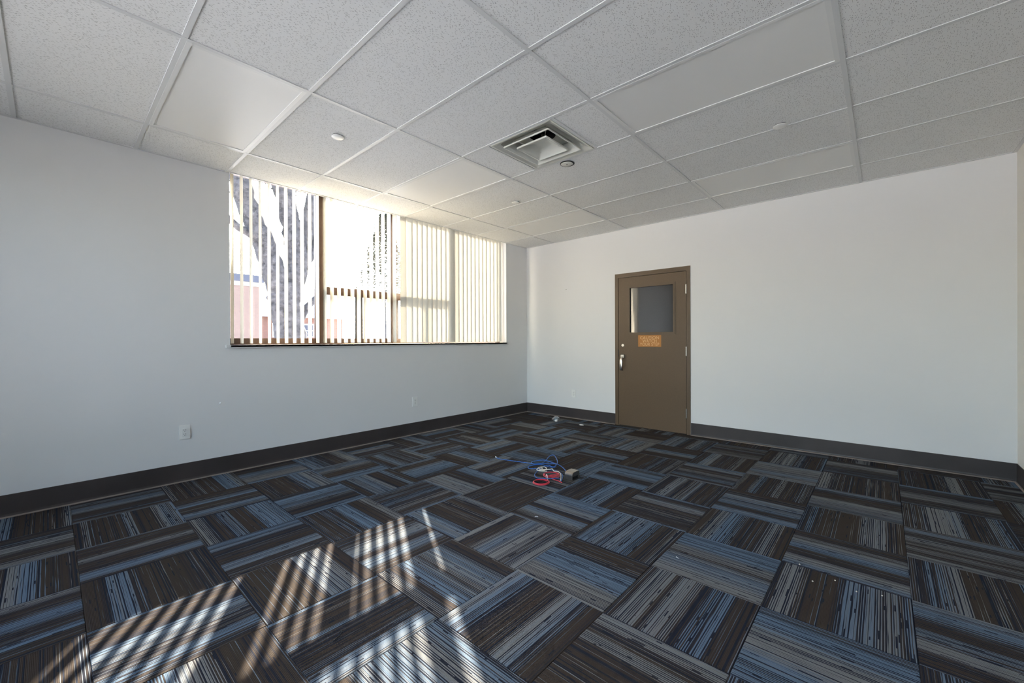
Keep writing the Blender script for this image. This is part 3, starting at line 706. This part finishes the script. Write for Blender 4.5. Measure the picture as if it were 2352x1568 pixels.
limb([T(-1.60, 2.75), T(-1.36, 3.1), T(-1.28, 3.6), T(-1.30, 4.2), T(-1.22, 4.9)], 0.09, 0.03)
limb([T(-1.28, 4.5), T(-1.35, 5.1), T(-1.42, 5.9)], 0.06, 0.03)
limb([T(-1.84, 1.15), T(-1.62, 1.7), T(-1.38, 2.05), T(-1.05, 2.35)], 0.10, 0.05)
limb([T(-2.9, 4.7), T(-2.7, 5.3), T(-2.55, 6.0)], 0.08, 0.04)
rnd = random.Random(4)
for k in range(26):
    a = T(rnd.uniform(-2.9, -1.5), rnd.uniform(4.0, 5.8), rnd.uniform(-0.3, 0.3)); d = Vector((rnd.uniform(-.5, .5), rnd.uniform(-1, 1), rnd.uniform(0.2, 1.0))).normalized() * rnd.uniform(0.5, 1.1)
    limb([a, Vector(a) + d * 0.5 + Vector((0, 0, -0.05)), Vector(a) + d], 0.02, 0.006, 6, 3)
tm.build('trunk', 'bark', tr, True)
# evergreen
eg = tag(empty('evergreen_tree', (-20.0, 9.40, GZ)), 'dark evergreen tree seen through the open vanes beside the closed ones', 'tree')
MB().tube([(0, 0, 0), (0, 0, 9.4)], [0.2, 0.03], 8).build('trunk', 'bark', eg, True)
fm = MB(); rnd = random.Random(8)
for k in range(2600):
    h = rnd.random() ** 0.8; z = 5.0 + 5.0 * h; r = (1 - h) * 1.9 * (rnd.random() ** 0.5) + 0.08; a = rnd.uniform(0, 2 * math.pi)
    p = Vector((r * math.cos(a), r * math.sin(a), z + rnd.uniform(-.2, .2) - r * 0.25)); d = Vector((math.cos(a), math.sin(a), rnd.uniform(-.5, .1))).normalized() * rnd.uniform(0.18, 0.38); s_ = Vector((-math.sin(a), math.cos(a), rnd.uniform(-.5, .5))) * rnd.uniform(0.05, 0.11); u_ = Vector((0, 0, 0.04))
    fm.add([p + s_, p - s_, p + d, p + u_ + d * 0.3], [(0, 1, 2), (0, 2, 3), (1, 3, 2), (0, 3, 1)])
fm.build('foliage', 'leaf', eg)
# tan brick building
tb = tag(empty('brick_building', (-14.0, -5.0, GZ)), 'flat roofed tan brick building outside at the left edge of the window', 'building')
ty = 0.36 + 5.0
MB().box(-9, 0, -9, ty, 0, 3.78).build('wall', 'tanbrick', tb)
MB().box(-9.05, 0.03, -9.05, ty + 0.03, 3.78, 3.95).build('parapet_band', 'band', tb)
MB().box(-9.10, 0.08, -9.10, ty + 0.08, 3.95, 4.22).build('roof_edge', 'fascia', tb)
# red brick house
rh = tag(empty('brick_house', (-20.0, 2.2, GZ)), 'red brick house with a white window seen behind the tree trunk', 'house')
MB().box(-6, 0, 0, 4.4, 0, 2.95).build('wall', 'redbrick', rh)
MB().add([(-6.3, -0.3, 2.95), (0.35, -0.3, 2.95), (0.35, 4.7, 2.95), (-6.3, 4.7, 2.95), (-3.0, -0.3, 5.0), (-3.0, 4.7, 5.0)], [(0, 1, 2, 3), (0, 4, 1), (1, 4, 5, 2), (3, 2, 5), (0, 3, 5, 4)]).build('roof', 'snow', rh)
for y in (2.05, 0.5):
    wn = MB().box(0.0, 0.06, y, y + 0.62, 1.85, 2.62).build('window', 'trimwhite', rh)
    for a in (0, 1):
        for c in (0, 1): MB().box(0.055, 0.064, y + 0.06 + a * 0.27, y + 0.29 + a * 0.27, 1.91 + c * 0.34, 2.21 + c * 0.34).build('pane', 'fascia', wn)
